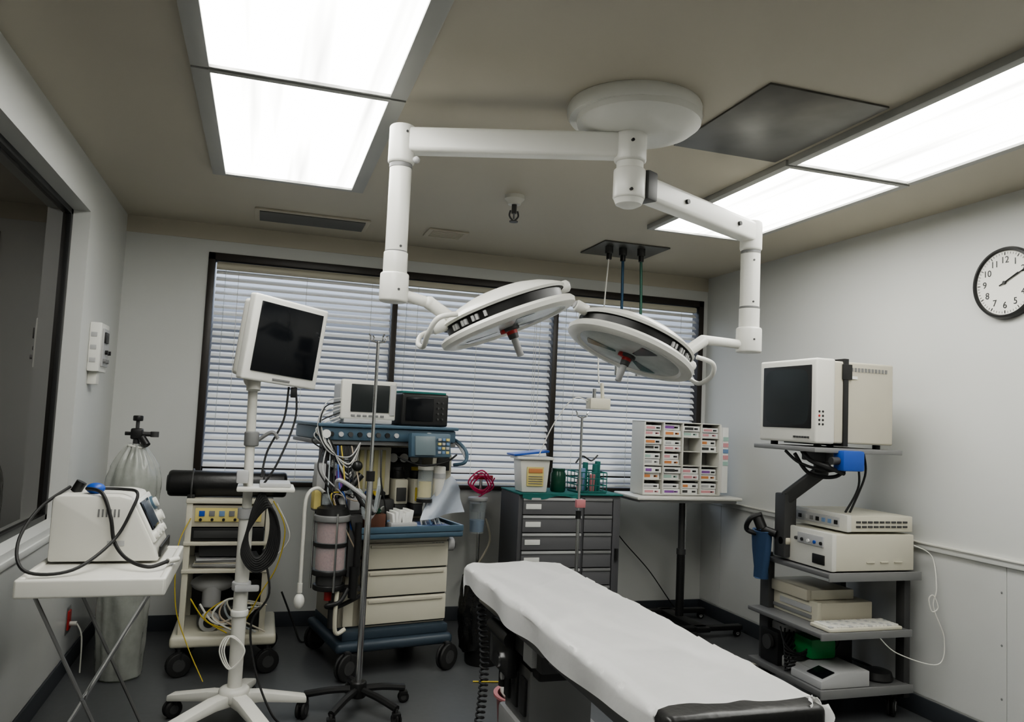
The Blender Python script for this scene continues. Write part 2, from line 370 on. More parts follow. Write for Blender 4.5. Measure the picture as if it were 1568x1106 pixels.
# ---------------------------------------------------------------- operating table
E=empty('operating_table',(1.17,2.6,0))
b=B('mattress',parent=E)
b.box(.945,1.39,1.655,2.2,.735,.80,VINYL,.02,seg=4); b.box(.945,1.39,2.21,2.95,.735,.80,VINYL,.02,seg=4); b.box(.945,1.39,2.96,3.47,.735,.80,VINYL,.02,seg=4)
b.box(.965,1.37,1.68,3.45,.705,.735,DGREY,.004); b.done()
b=B('side_rails',parent=E)
for x in (.975,1.395):
    b.box(x-.006,x+.006,1.72,2.5,.665,.70,STEEL,.003); b.box(x-.006,x+.006,2.56,3.38,.665,.70,STEEL,.003)
    for y in (1.8,2.4,2.65,3.3): b.cyl((1.17,y,.683),(x,y,.683),.009,CHROME,seg=10)
b.box(1.0,1.37,1.72,1.78,.66,.705,DGREY,.004); b.box(1.0,1.37,3.3,3.36,.66,.705,DGREY,.004)
b.box(1.0,1.04,1.75,3.36,.65,.70,DGREY,.004); b.box(1.33,1.37,1.75,3.36,.65,.70,DGREY,.004)
b.done()
b=B('column_and_base',parent=E)
b.box(1.02,1.34,2.7,3.22,.56,.66,DGREY,.01); b.box(1.05,1.3,2.8,3.18,.50,.57,BLACK,.01)
b.box(1.04,1.30,2.87,3.17,.16,.52,STEEL,.01); b.box(1.02,1.34,2.83,3.2,.12,.3,MGREY,.02)
b.box(.98,1.36,2.3,3.3,.05,.13,MGREY,.03,seg=3)
for x in (1.03,1.31):
    for y in (2.36,3.24): b.caster(x,y,.03,w=.012,top=.06)
b.cyl((1.0,3.0,.60),(1.0,3.25,.60),.03,BLACK); b.box(.99,1.03,3.0,3.22,.45,.58,BLACK,.01); b.cyl((.99,3.1,.5),(.975,3.1,.5),.03,CHROME)
b.box(1.0,1.09,3.2,3.29,.44,.62,DGREY,.01); b.cyl((1.12,3.25,.35),(1.12,3.25,.66),.014,CHROME); b.cyl((1.04,3.2,.36),(1.04,3.2,.46),.02,BLACK)
b.box(1.15,1.3,3.19,3.23,.30,.52,MGREY,.008); b.box(1.17,1.28,3.23,3.235,.33,.44,BLACK,.002)
for y in (2.9,3.0,3.1): b.box(1.03,1.042,y,y+.06,.34,.48,BLACK,.004)
b.cyl((1.02,3.14,.42),(1.01,3.14,.42),.016,LGREY,seg=12); b.box(1.0,1.03,2.75,2.85,.57,.64,LGREY,.004)
b.done()
b=B('drape_sheet',parent=E)
X0,X1,Y0,Y1=.935,1.392,1.69,3.485; zt=.806
def shf(u,v):
    y=Y0+(Y1-Y0+.05)*v
    hl=.060+.042*math.sin(v*3.0)+.012*noise.noise(Vector((y*2.5,0,1))); hr=.04+.012*noise.noise(Vector((y*4,5,2)))
    if v>.93: hl+=.03*(v-.93)/.07
    tot=hl+(X1-X0)+hr; s_=u*tot
    n1=noise.noise(Vector((s_*6,y*4,3)))*.007+noise.noise(Vector((s_*15,y*8,7)))*.003
    cr=.005*max(0,math.sin(s_*26+y*7+2.5*noise.noise(Vector((s_*2,y*2,4)))))**3
    cr+=.005*max(0,math.sin(s_*11-y*15+3*noise.noise(Vector((s_*3,y*2,8)))))**5
    if s_<hl:
        d=hl-s_; x=X0-.010-.012*noise.noise(Vector((y*4,d*4,0)))-.007*math.sin(y*14)*d/.1+.05*d; z=zt-d
        if d<.015: x=X0-.010*(d/.015)
    elif s_>hl+(X1-X0):
        d=s_-hl-(X1-X0); x=X1+.008+.006*math.sin(y*17)*d/.06; z=zt-d
        if d<.015: x=X1+.008*(d/.015)
    else: x=X0+s_-hl; z=zt+.006+n1+cr
    e=min(max((x-X0),0),max(X1-x,0))
    if e<.03 and z>zt-.001: z-=.01*(1-e/.03)
    yy=y
    if y>Y1: z-=(y-Y1)*1.0; yy=Y1+.012+.01*math.sin(x*30)
    if y<Y0+.06: yy=y+.012*noise.noise(Vector((x*8,0,3)))
    return Vector((x,yy,z))
b.grid(shf,80,180,SHEET,thick=.003); b.done(ang=80)
b=B('drape_tail',parent=E)
def tf(u,v):
    return Vector((1.345+.07*u+.006*math.sin(v*9+u*5),1.672+.03*math.sin(u*3)-.012*math.sin(v*6),.812-.11*v*(.4+.6*u)-.02*u*u+.006*math.sin(u*20)))
b.grid(tf,14,14,SHEET,thick=.004); b.done(ang=80)
b=B('coiled_cord',parent=E)
pts=[]
for i in range(0,260):
    a=i*.62; t=i/260; pts.append((.99+.018*math.cos(a)+.03*math.sin(t*3),3.42+.018*math.sin(a),.64-.60*t))
b.tube(pts,.005,RUB,smooth=False,seg=6); b.done()
# ---------------------------------------------------------------- monitor stand (touchscreen)
b=B('touchscreen_monitor_stand'); c=(-.035,3.92)
for k in range(5):
    a=math.radians(72*k+6); p=Vector((math.cos(a),math.sin(a),0)); q=Vector((*c,0))
    M0=b.M; b.M=Matrix.Translation((*c,.13))@Matrix.Rotation(a,4,'Z')
    b.prism([(.0,-.03),(.0,.03),(.12,.022),(.33,-.02),(.33,-.05),(.12,-.025)],'Y',-.034,.034,WHITE2,.01); b.M=M0
    e=q+p*.315; b.caster(e.x,e.y,.042,a=math.degrees(a)+60,w=.022,top=.1,hub=DGREY)
b.cyl((*c,.11),(*c,.18),.07,WHITE2,bev=.02); b.cyl((*c,.17),(*c,.97),.032,WHITE2); b.cyl((*c,.95),(*c,1.0),.040,LGREY,bev=.005)
b.cyl((c[0],c[1],1.0),(c[0]-.01,c[1],1.62),.022,WHITE2)
b.cyl((*c,.62),(*c,.66),.043,LGREY,bev=.006); b.box(c[0]-.03,c[0]+.08,c[1]-.055,c[1]-.03,.62,.65,LGREY,.01); b.cyl((*c,.50),(*c,.53),.04,WHITE,bev=.006)
b.cyl((*c,1.29),(*c,1.36),.034,MGREY,bev=.008); b.tube([(c[0]+.03,c[1],1.32),(c[0]+.09,c[1]-.02,1.36),(c[0]+.12,c[1]-.02,1.33)],.009,MGREY)
b.box(c[0]-.05,c[0]+.21,c[1]-.11,c[1]+.11,1.085,1.105,WHITE2,.008); b.box(c[0]+.05,c[0]+.19,c[1]-.09,c[1]+.09,1.105,1.125,LGREY,.006)
b.box(c[0]-.055,c[0]-.0,c[1]-.075,c[1]-.02,1.12,1.18,LGREY,.01)
b.M=frame(.068,3.90,36,1.785)@Matrix.Rotation(math.radians(5),4,'X')@Matrix.Rotation(math.radians(4),4,'Y')
b.box(-.215,.215,-.05,.0,-.195,.205,WHITE,.012,seg=3); b.box(-.205,.205,0,.055,-.18,.18,WHITE2,.02,seg=3)
b.box(-.178,.182,-.056,-.045,-.150,.175,SCREEN,.002); b.box(-.05,.05,-.054,-.05,-.180,-.170,MGREY,.001)
b.cyl((-.09,.055,-.10),(-.09,.02,-.24),.032,WHITE2)
b.M=Matrix()
b.sph((-.05,3.93,1.61),(.042,.038,.045),WHITE2)
b.tube([(.12,3.94,1.58),(.105,3.92,1.42),(.04,3.9,1.27),(.02,3.86,1.15)],.005,RUB)
b.tube([(.15,3.96,1.6),(.16,3.94,1.43),(.09,3.87,1.22),(.02,3.85,1.1)],.005,RUB); b.box(.13,.16,3.94,3.97,1.53,1.58,BLACK,.004)
for k in range(7):
    r=.045+.007*k; z=.94-.01*k
    b.tube([(.03+k*.006,3.84-.006*k,z+.14),(.03+r,3.83,z+.02),(.03+r*.8,3.84,z-.11),(.02,3.83,z-.16),(.0-r*.5,3.84,z-.08),(-.01,3.83,z+.05)],.006,RUB,closed=True,n=6,seg=6)
b.tube([(.05,3.84,.82),(.09,3.84,.62),(.02,3.85,.48),(.05,3.83,.28),(.13,3.78,.10),(.2,3.8,.02)],.005,RUB)
for k in range(3): b.tube([(-.06-.008*k,3.88,.42),(-.09-.01*k,3.86,.36),(-.05-.006*k,3.85,.28),(.0,3.85,.36)],.0035,WHITE2,closed=True,seg=6)
b.done()
# ---------------------------------------------------------------- electrosurgical cart
b=B('electrosurgical_cart')
x0,x1,y0,y1=-.36,.10,4.66,5.14
b.box(x0-.03,x1+.06,y0-.04,y1,.16,.22,CREAM,.02,seg=3)
for z in (.55,.70): b.box(x0,x1,y0,y1,z,z+.02,CREAM,.005)
b.box(x0,x1,y0,y1,.93,.955,CREAM,.006)
for x in (x0+.02,x1-.02):
    for y in (y0+.03,y1-.03): b.box(x-.016,x+.016,y-.02,y+.02,.2,.94,CREAM,.004)
for x in (x0+.02,x1+.02):
    for y in (y0,y1-.05): b.caster(x,y,.065,a=20,w=.022,top=.16,hub=DGREY)
b.box(x0+.02,x1-.02,y0+.44,y1-.01,.22,.92,DGREY,.004)
b.box(-.33,.06,4.68,5.05,.80,.92,BEIGE,.008); b.box(-.31,.04,4.672,4.682,.83,.905,YELL,.002)
for k,m in enumerate((BLUE,MGREY,LBLUE,MGREY,LBLUE,BLACK)): b.box(-.29+k*.052,-.26+k*.052,4.668,4.674,.86,.89,m,.002)
for k in range(5): b.cyl((-.28+k*.06,4.66,.842),(-.28+k*.06,4.675,.842),.008,BLACK,seg=10)
b.box(-.33,.06,4.68,5.0,.722,.795,BLACK,.005); b.box(-.31,.0,4.675,4.684,.74,.78,DGREY,.002)
for k in range(5): b.box(-.3,.04,4.69,4.92,.575+k*.01,.583+k*.01,(MGREY,LGREY,BEIGE)[k%3],.001,rot=(('Z',k*3-6),))
b.box(-.28,-.02,4.72,4.95,.63,.69,DGREY,.01)
b.sph((-.2,4.85,.46),(.12,.1,.05),LGREY); b.box(-.27,-.05,4.8,5.0,.222,.34,DGREY,.02); b.cyl((-.2,4.8,.34),(-.2,4.8,.46),.05,LGREY,bev=.01); b.cyl((-.02,4.78,.222),(-.02,4.78,.42),.045,CLEAR)
b.cyl((-.2,4.76,.27),(-.2,4.72,.27),.055,LGREY,bev=.006); b.cyl((-.2,4.72,.27),(-.2,4.715,.27),.03,BLACK); b.cyl((-.05,4.74,.28),(-.05,4.72,.28),.03,BLACK)
b.box(.0,.07,4.72,4.9,.222,.5,BLACK,.01)
b.cyl((-.47,4.78,1.03),(.17,4.78,1.03),.073,VINYL,bev=.02,seg=32); b.cyl((-.475,4.78,1.03),(-.465,4.78,1.03),.045,BLACK)
for x in (-.34,.04): b.box(x-.02,x+.02,4.70,4.86,.95,.975,BLACK,.005); b.tube([(x,4.703,.95),(x,4.695,1.03),(x,4.78,1.108),(x,4.865,1.03),(x,4.857,.95)],.006,DGREY)
for k,(m,r) in enumerate(((YEL,.004),(WHITE2,.006),(SKIN,.005),(CLEAR,.006),(BEIGE,.005))):
    pts=[(-.3+k*.05,4.64,.42-.03*k),(-.2+k*.03,4.6,.30),(-.05,4.61,.27+.03*k),(.02+.02*k,4.62,.38),(-.1,4.61,.42),(-.22+k*.04,4.6,.33),(-.1+.05*k,4.6,.24)]
    b.tube(pts,r,m,seg=6)
b.tube([(.1,4.66,.95),(.17,4.62,.8),(.14,4.6,.6),(.06,4.58,.45),(-.02,4.58,.28)],.0035,YEL); b.tube([(.12,4.7,.93),(.2,4.64,.75),(.1,4.62,.62)],.004,WHITE2)
b.tube([(-.33,4.66,.85),(-.38,4.6,.7),(-.37,4.6,.4),(-.3,4.58,.2),(-.2,4.5,.02)],.003,YEL)
b.done()
# ---------------------------------------------------------------- gas cylinder
b=B('gas_cylinder'); x,y=-.64,4.72
b.lathe([(0,0),(.10,0),(.105,.02),(.105,1.02),(.095,1.1),(.06,1.17),(.028,1.21),(.028,1.24)],CYLG,Matrix.Translation((x,y,0)))
def gb(u,v):
    a=u*2*math.pi; z=.012+1.235*v; r=.135 if z<1.02 else .135-.10*((z-1.02)/.227)**1.7
    r+= .012*noise.noise(Vector((math.cos(a)*3,math.sin(a)*3,z*4)))+.005*math.sin(a*9+z*7)+.004*noise.noise(Vector((math.cos(a)*9,math.sin(a)*9,z*14)))
    if z>1.12: r+=.006*math.sin(a*13)
    if v<.5: r-=.022*(1-v/.5)
    return Vector((x+r*math.cos(a),y+r*math.sin(a),z))
b.grid(gb,72,70,BAGP)
b.cyl((x,y,1.23),(x,y,1.3),.018,DGREY); b.box(x-.03,x+.03,y-.03,y+.03,1.27,1.33,BLACK,.01); b.cyl((x,y,1.33),(x,y,1.37),.01,DGREY); b.cyl((x,y,1.37),(x,y,1.40),.026,BLACK,bev=.006)
b.cyl((x,y,1.30),(x+.09,y-.01,1.30),.013,DGREY); b.cyl((x+.09,y-.01,1.285),(x+.09,y-.01,1.315),.022,DGREY); b.cyl((x-.06,y,1.3),(x,y,1.3),.01,BLACK); b.cyl((x+.03,y-.03,1.28),(x+.06,y-.05,1.24),.02,BLACK)
b.tube([(x-.03,y-.03,1.235),(x+.035,y-.035,1.225),(x+.04,y+.03,1.235),(x-.03,y+.03,1.225)],.007,WHITE2,closed=True)
b.done(ang=60)
# ---------------------------------------------------------------- left folding tray and device
b=B('folding_tray_table')
tz=.85; TX0,TX1,TY0,TY1=-.745,-.295,3.06,3.72
b.box(TX0,TX1,TY0,TY1,tz-.012,tz,WHITE2,.005)
for a in ((TX0-.01,TX1+.01,TY0-.012,TY0+.012),(TX0-.01,TX1+.01,TY1-.012,TY1+.012),(TX0-.012,TX0+.012,TY0-.01,TY1+.01),(TX1-.012,TX1+.012,TY0-.01,TY1+.01)): b.box(*a,tz-.055,tz+.008,WHITE2,.009,seg=3)
for y in (3.13,3.65):
    b.tube([(-.72,y,tz-.04),(-.33,y,.012)],.007,STEEL,smooth=False); b.tube([(-.33,y+.03,tz-.04),(-.74,y+.03,.012)],.007,CHROME,smooth=False)
for x,z in ((-.33,.012),(-.72,tz-.04)): b.tube([(x,3.13,z),(x,3.65,z)],.007,CHROME,smooth=False)
for x,z in ((-.74,.012),(-.33,tz-.04)): b.tube([(x,3.16,z),(x,3.68,z)],.007,CHROME,smooth=False)
b.cyl((-.53,3.12,.43),(-.53,3.69,.43),.006,CHROME)
b.done()
b=B('ventilator_console')
y0,y1=3.36,3.74; zb=tz+.009; sx=.03
b.prism([(-.76+sx,zb),(-.76+sx,zb+.235),(-.745+sx,zb+.25),(-.53+sx,zb+.25),(-.485+sx,zb+.24),(-.395+sx,zb+.06),(-.375+sx,zb)],'Y',y0,y1,WHITE2,.012)
M0=b.M; b.M=Matrix.Translation((-.436+sx,(y0+y1)/2,zb+.15))@Matrix.Rotation(math.radians(63.4),4,'Y')
b.box(-.09,.09,-.18,.18,-.006,.008,WHITE,.006)
b.box(-.075,.045,-.15,.04,.006,.014,SCREEN,.002); b.box(-.065,.035,-.135,.025,.013,.016,mat('screen_blue_grey',(.05,.065,.09),.15),0)
for k in range(4): b.cyl((.068,-.14+k*.075,0),(.068,-.14+k*.075,.022),.015,WHITE,seg=16)
b.cyl((-.04,.11,0),(-.04,.11,.018),.03,BLUEG); b.cyl((.02,.12,0),(.02,.12,.028),.022,WHITE); b.cyl((-.04,.11,.018),(-.04,.11,.03),.02,WHITE)
b.M=M0
b.box(-.379+sx,-.37+sx,3.4,3.7,zb+.01,zb+.05,BLACK,.002)
for k in range(6): b.box(-.60+sx+k*.014,-.594+sx+k*.014,y0-.002,y0+.002,zb+.17,zb+.2,MGREY,0)
b.box(-.56+sx,-.50+sx,y0-.002,y0+.002,zb+.06,zb+.08,LGREY,0)
b.sph((-.60,3.45,zb+.27),(.035,.03,.022),BLUE); b.cyl((-.68,3.5,zb+.25),(-.66,3.5,zb+.29),.02,BLACK)
b.tube([(-.63,3.44,zb+.27),(-.56,3.36,zb+.26),(-.52,3.335,zb+.17),(-.50,3.33,zb+.08),(-.44,3.25,zb+.03),(-.36,3.2,zb+.01),(-.30,3.25,zb+.02),(-.28,3.33,zb+.01)],.007,RUB)
b.tube([(-.70,3.5,zb+.27),(-.77,3.36,zb+.2),(-.79,3.2,zb+.1),(-.74,3.12,zb+.015),(-.60,3.15,zb+.012),(-.50,3.3,zb+.09),(-.45,3.34,zb+.2),(-.44,3.38,zb+.262),(-.5,3.45,zb+.268),(-.6,3.45,zb+.27)],.006,RUB)
b.cyl((-.30,3.25,zb+.02),(-.27,3.3,zb+.02),.011,WHITE2)
b.done()
# ---------------------------------------------------------------- wall box, outlet
b=B('wall_control_box'); b.box(XL,XL+.06,4.74,4.96,1.63,1.90,WHITE,.008); b.box(XL+.06,XL+.07,4.77,4.93,1.66,1.87,LGREY,.003)
for k in range(4): b.cyl((XL+.065,4.79+.04*k,1.69+.05*(k%2)),(XL+.085,4.79+.04*k,1.69+.05*(k%2)),.012,BLACK if k%2 else MGREY,seg=12)
b.box(XL+.06,XL+.08,4.78,4.86,1.79,1.85,BLACK,.004); b.box(XL,XL+.045,4.78,4.86,1.56,1.63,WHITE2,.004)
for z in (1.68,1.75,1.82): b.box(XL+.01,XL+.04,4.736,4.742,z,z+.025,LGREY,.002)
b.done()
b=B('wall_outlet'); b.box(XL,XL+.008,4.74,4.84,.22,.36,mat('steel_cover',(.4,.4,.4),.3,.8),.003); b.box(XL+.006,XL+.016,4.76,4.82,.24,.34,RED,.003)
b.cyl((XL+.016,4.79,.27),(XL+.05,4.79,.27),.012,WHITE2); b.tube([(XL+.05,4.79,.27),(XL+.08,4.78,.2),(XL+.09,4.75,.02)],.004,WHITE2); b.done()
# ---------------------------------------------------------------- IV poles
def ivpole(name,x,y,zt,rb,big=True):
    b=B(name)
    for k in range(5):
        a=math.radians(72*k+20); e=Vector((x+rb*math.cos(a),y+rb*math.sin(a),0))
        b.tube([(x,y,.11),(x+.5*rb*math.cos(a),y+.5*rb*math.sin(a),.10),(e.x,e.y,.075)],.018,BLACK if big else CHROME)
        b.caster(e.x,e.y,.028,w=.014,top=.075,a=30*k,hub=DGREY)
    zm=1.15 if big else .9; rl=.016 if big else .011
    b.cyl((x,y,.07),(x,y,.15),.04,BLACK if big else CHROME,bev=.01)
    b.cyl((x,y,.14),(x,y,zm),rl,CHROME); b.cyl((x,y,zm),(x,y,zt-.02),.009 if big else .008,CHROME); b.cyl((x,y,zm-.02),(x,y,zm+.03),rl+.006,BLACK)
    for q in range(4 if big else 2):
        a=q*math.pi/(2 if big else 1)+.4; c,s_=math.cos(a),math.sin(a)
        b.tube([(x,y,zt-.03),(x+.04*c,y+.04*s_,zt-.02),(x+.045*c,y+.045*s_,zt),(x+.055*c,y+.055*s_,zt+.01)],.004,CHROME)
    return b
b=ivpole('iv_pole',.545,3.99,1.86,.26); b.done()
b=ivpole('iv_pole',1.90,4.5,1.53,.24,False); b.box(1.87,1.93,4.46,4.49,.95,1.0,PINKP,.005); b.done()
# ---------------------------------------------------------------- anesthesia machine
E=empty('anesthesia_machine',(.8,4.8,0))
MA=frame(.51,4.46,11)
b=B('base_and_drawers',M=MA,parent=E)
b.box(-.04,.66,-.02,.62,.14,.20,BLUED,.03,seg=3); b.box(.0,.64,.02,.6,.2,.25,BLUED,.01)
for x,y in ((.02,-.03),(.62,-.03),(.02,.62),(.62,.62)): b.caster(x,y,.075,a=25,w=.024,top=.16,hub=DGREY)
b.box(.12,.64,.08,.6,.25,.76,CREAM,.008)
for k in range(3):
    z=.27+k*.155; b.box(.125,.635,.055,.085,z,z+.145,CREAM,.006); b.box(.15,.61,.046,.058,z+.120,z+.137,BEIGE,.004); b.box(.128,.632,.07,.082,z-.008,z,CABD,0)
b.box(.125,.635,.055,.085,.735,.758,CREAM,.004)
b.box(.0,.12,.12,.58,.25,.74,BEIGE,.006); b.box(.02,.08,.09,.125,.26,.72,CREAM,.006); b.cyl((-.03,.14,.25),(-.03,.14,.8),.022,DGREY)
b.box(.04,.68,-.05,.6,.765,.80,BLUEG,.012,seg=3); b.box(.07,.66,-.03,.58,.80,.815,MGREY,.005)
b.box(.05,.67,-.055,-.045,.80,.835,BLUEG,.004); b.box(.66,.68,-.05,.5,.80,.835,BLUEG,.004)
for k in range(4): b.box(.53+.02*k,.543+.02*k,.050,.056,.70,.72,MGREY,0)
b.cyl((.64,.1,.7),(.68,.1,.7),.04,LGREY); b.cyl((.68,.1,.7),(.69,.1,.7),.03,BLACK)
b.tube([(.0,-.02,.28),(-.06,-.04,.28),(-.06,-.04,.5),(.0,.1,.5)],.012,CREAM)
b.done()
b=B('upper_frame',M=MA,parent=E)
b.box(.02,.64,.40,.6,.815,1.28,BEIGE,.008); b.box(.04,.62,.385,.405,.83,1.26,mat('panel_dark_grey',(.08,.08,.075),.5),.004)
b.box(-.2,.66,.08,.62,1.285,1.31,MGREY,.006); b.box(-.19,.65,.06,.6,1.31,1.385,BLUEG,.012); b.box(-.2,.66,.04,.62,1.385,1.405,BLUEG,.008)
for k in range(8): b.cyl((-.12+k*.055,.045,1.345),(-.12+k*.055,.062,1.345),.014,(BLACK,LGREY,DGREY)[k%3],seg=14)
for k in range(2): b.cyl((-.15+k*.62,.04,1.345),(-.15+k*.62,.062,1.345),.024,PAPER,seg=18)
b.box(.33,.58,-.03,.03,1.225,1.365,BLUEG,.01,rot=(('X',-8),)); b.box(.35,.475,-.043,-.028,1.24,1.35,LCD,.002,rot=(('X',-8),))
for i in range(3):
    for j in range(4): b.box(.495+i*.026,.513+i*.026,-.040,-.028,1.25+j*.025,1.265+j*.025,(LGREY,LBLUE,YELL)[(i+j)%3],.001)
b.box(.09,.31,.24,.36,.98,1.27,CREAM,.01)
for k in range(4): b.box(.11+k*.045,.137+k*.045,.23,.245,1.02,1.25,mat('flow_tube_yellow',(.5,.46,.24),.2),.003); b.cyl((.123+k*.045,.20,.995),(.123+k*.045,.24,.995),.014,(GREEN,BLUE,YEL,BLACK)[k],seg=14)
b.box(.05,.09,.22,.36,.83,1.28,LGREY,.006)
for x,m in ((.37,DGREY),(.49,YEL)):
    b.box(x-.04,x+.045,.2,.34,.93,1.08,CREAM,.012); b.cyl((x,.27,1.08),(x,.27,1.13),.042,BLACK,bev=.006); b.cyl((x,.27,1.13),(x,.27,1.15),.034,m); b.box(x-.03,x+.03,.19,.205,.95,1.03,m,.003); b.box(x-.035,x+.035,.2,.3,.87,.93,DGREY,.006)
b.cyl((.46,.05,.98),(.46,.05,1.15),.045,CLEAR); b.cyl((.46,.05,1.15),(.46,.05,1.17),.047,WHITE2); b.cyl((.46,.05,.96),(.46,.05,.98),.047,BLACK); b.cyl((.46,.05,.99),(.46,.05,1.08),.038,YELL)
b.cyl((.46,.05,.82),(.46,.05,.96),.012,CHROME); b.cyl((.55,.06,.96),(.55,.06,1.17),.04,WHITE2,bev=.006); b.cyl((.55,.06,1.1),(.55,.06,1.13),.042,LGREY); b.cyl((.55,.06,.82),(.55,.06,1.0),.01,CHROME)
b.box(.53,.66,.12,.3,.92,1.24,CREAM,.012); b.box(.56,.64,.11,.125,1.14,1.22,BLACK,.004)
for k in range(3): b.cyl((.36+.07*k,.335,1.2),(.36+.07*k,.35,1.2),.028,PAPER,seg=16); b.cyl((.36+.07*k,.345,1.2),(.36+.07*k,.385,1.2),.032,BLACK,seg=16)
b.box(.13,.33,.2,.36,.82,.96,DGREY,.01); b.cyl((.18,.18,.9),(.18,.2,.9),.03,BLACK); b.cyl((.26,.18,.9),(.26,.2,.9),.025,CHROME)
b.box(-.12,.04,.1,.3,.82,1.28,DGREY,.01); b.box(-.16,-.1,.12,.25,.9,1.1,MGREY,.01)
for k in range(6):
    b.cyl((-.13+.03*k,.05,1.23-.05*k),(-.13+.03*k,.1,1.23-.05*k),.022,(BLACK,CHROME,LGREY,BLUE,BLACK,LGREY)[k],seg=14)
b.box(-.19,-.14,.04,.12,1.04,1.18,LGREY,.008); b.box(-.20,-.16,.03,.1,.93,1.04,YELL,.006); b.cyl((-.06,.05,.98),(-.06,.05,1.14),.02,PURPLE); b.cyl((.03,.1,.92),(.03,.1,1.2),.016,CHROME)
b.cyl((-.10,.04,1.16),(-.02,.04,1.2),.018,CLEAR); b.cyl((-.0,.03,1.05),(.06,.03,1.12),.02,BLACK); b.box(.0,.06,.02,.08,.92,1.0,LGREY,.01); b.sph((.03,.02,1.17),.03,BLACK)
b.box(.09,.21,.0,.12,.816,.90,BROWN,.004); b.sph((.15,.06,.91),(.05,.05,.03),DGREEN); b.box(.24,.40,-.01,.14,.816,.85,LGREY,.006)
for k in range(6): b.box(.25+k*.02,.265+k*.022,.0,.12,.85,.90+.01*(k%3),PAPER,.002,rot=(('Y',8*(k%3)-8),))
b.tube([(.2,.1,.82),(.28,.05,.86),(.35,.1,.84),(.45,.02,.82),(.55,.1,.83)],.008,LBLUE)
b.box(.42,.62,-.0,.2,.816,.825,mat('blue_wrap',(.10,.14,.30),.6),.002)
for k in range(5): b.tube([(.44+.03*k,.02,.83),(.46+.02*k,.08,.86+.01*k),(.52,.12,.85),(.56+.01*k,.05,.83)],.005,(LGREY,CLEAR,LBLUE)[k%3],seg=6)
b.done()
b=B('co2_absorber',M=MA,parent=E)
ax,ay=-.10,.0
b.cyl((ax,ay,.50),(ax,ay,.53),.085,BLACK,bev=.006); b.cyl((ax,ay,.53),(ax,ay,.58),.07,DGREY)
b.cyl((ax,ay,.58),(ax,ay,.61),.095,BLACK,bev=.006)
b.cyl((ax,ay,.61),(ax,ay,.735),.078,PINK,bev=.004); b.cyl((ax,ay,.735),(ax,ay,.755),.092,BLACK); b.cyl((ax,ay,.755),(ax,ay,.87),.078,PINK,bev=.004)
b.lathe([(.086,.61),(.086,.87)],CLEAR,Matrix.Translation((ax,ay,0)))
b.cyl((ax,ay,.87),(ax,ay,.905),.1,MGREY,bev=.006); b.lathe([(.09,.905),(.085,.94),(.05,.96),(.02,.965),(0,.966)],BLACK,Matrix.Translation((ax,ay,0)))
for a in (30,150,270):
    c_,s_=math.cos(math.radians(a)),math.sin(math.radians(a)); b.cyl((ax+.1*c_,ay+.1*s_,.5),(ax+.1*c_,ay+.1*s_,.92),.006,CHROME,seg=8)
b.cyl((ax-.04,ay,.96),(ax-.04,ay,1.02),.025,CLEAR); b.cyl((ax+.05,ay,.96),(ax+.05,ay,1.03),.025,LGREY); b.cyl((ax-.04,ay,1.02),(ax-.04,ay,1.03),.03,BLACK)
b.box(ax+.02,ax+.2,ay+.03,ay+.09,.90,.93,DGREY,.006); b.box(ax,ax+.2,ay+.02,ay+.08,.47,.5,DGREY,.006)
b.box(ax+.09,ax+.17,ay-.02,ay+.08,.56,.9,DGREY,.01); b.cyl((ax+.14,ay-.04,.62),(ax+.14,ay-.04,.86),.02,BLACK); b.cyl((ax+.185,ay-.02,.5),(ax+.185,ay-.02,.8),.012,CHROME)
b.cyl((ax+.13,ay-.03,.45),(ax+.13,ay-.03,.62),.025,BLACK); b.cyl((ax,ay,.44),(ax,ay,.5),.02,RED)
b.tube([(ax+.1,ay-.03,.5),(ax+.05,ay-.06,.44),(ax-.02,ay-.05,.42),(ax+.06,ay,.40),(ax+.2,ay+.02,.45)],.012,RUB)
b.tube([(ax-.03,ay,1.0),(ax-.1,ay-.02,1.05),(ax-.16,ay-.04,1.0),(ax-.165,ay-.04,.8),(ax-.165,ay-.04,.55)],.010,WHITE2,seg=10)
b.tube([(ax-.165,ay-.04,.55),(ax-.165,ay-.04,.5)],.014,WHITE2); b.sph((ax-.165,ay-.04,.455),(.028,.028,.042),WHITE)
for k,(m) in enumerate((LGREY,RUB,CLEAR)):
    b.tube([(ax+.02,ay,1.0),(ax+.06*k,ay-.08,1.1-.03*k),(ax+.15,ay-.1,1.0-.05*k),(ax+.22,ay-.05,.92),(ax+.28,ay+.05,1.0+.05*k)],.012,m)
for k in range(9):
    b.tube([(ax-.06+k*.02,ay+.05,1.28),(ax-.1+.03*k,ay-.02,1.15-.02*k),(ax+.05*math.sin(k*2),ay-.05,1.0),(ax+.05+.02*k,ay,.9-.04*k)],.004,(RUB,LGREY,CLEAR,RUB,BLUE,YEL,RUB,RUB,SKIN)[k],seg=6)
b.done()
b=B('patient_monitor',M=MA,parent=E)
b.box(-.04,.25,.1,.40,1.41,1.435,LGREY,.005); b.box(-.06,.27,.10,.14,1.43,1.66,WHITE2,.012,seg=3); b.box(-.03,.25,.14,.38,1.44,1.64,LGREY,.015)
b.box(-.005,.225,.094,.104,1.475,1.635,CRT,.003); b.box(.23,.262,.095,.103,1.46,1.64,LGREY,.002)
for k in range(6): b.box(0.0+k*.035,.022+k*.035,.095,.102,1.447,1.459,MGREY,.001)
b.done()
b=B('vital_signs_display',M=MA,parent=E)
b.box(.30,.60,.08,.3,1.406,1.60,BLACK,.015,seg=3); b.box(.325,.50,.074,.084,1.435,1.575,SCREEN,.003); b.box(.31,.59,.1,.28,1.60,1.612,TEAL,.003)
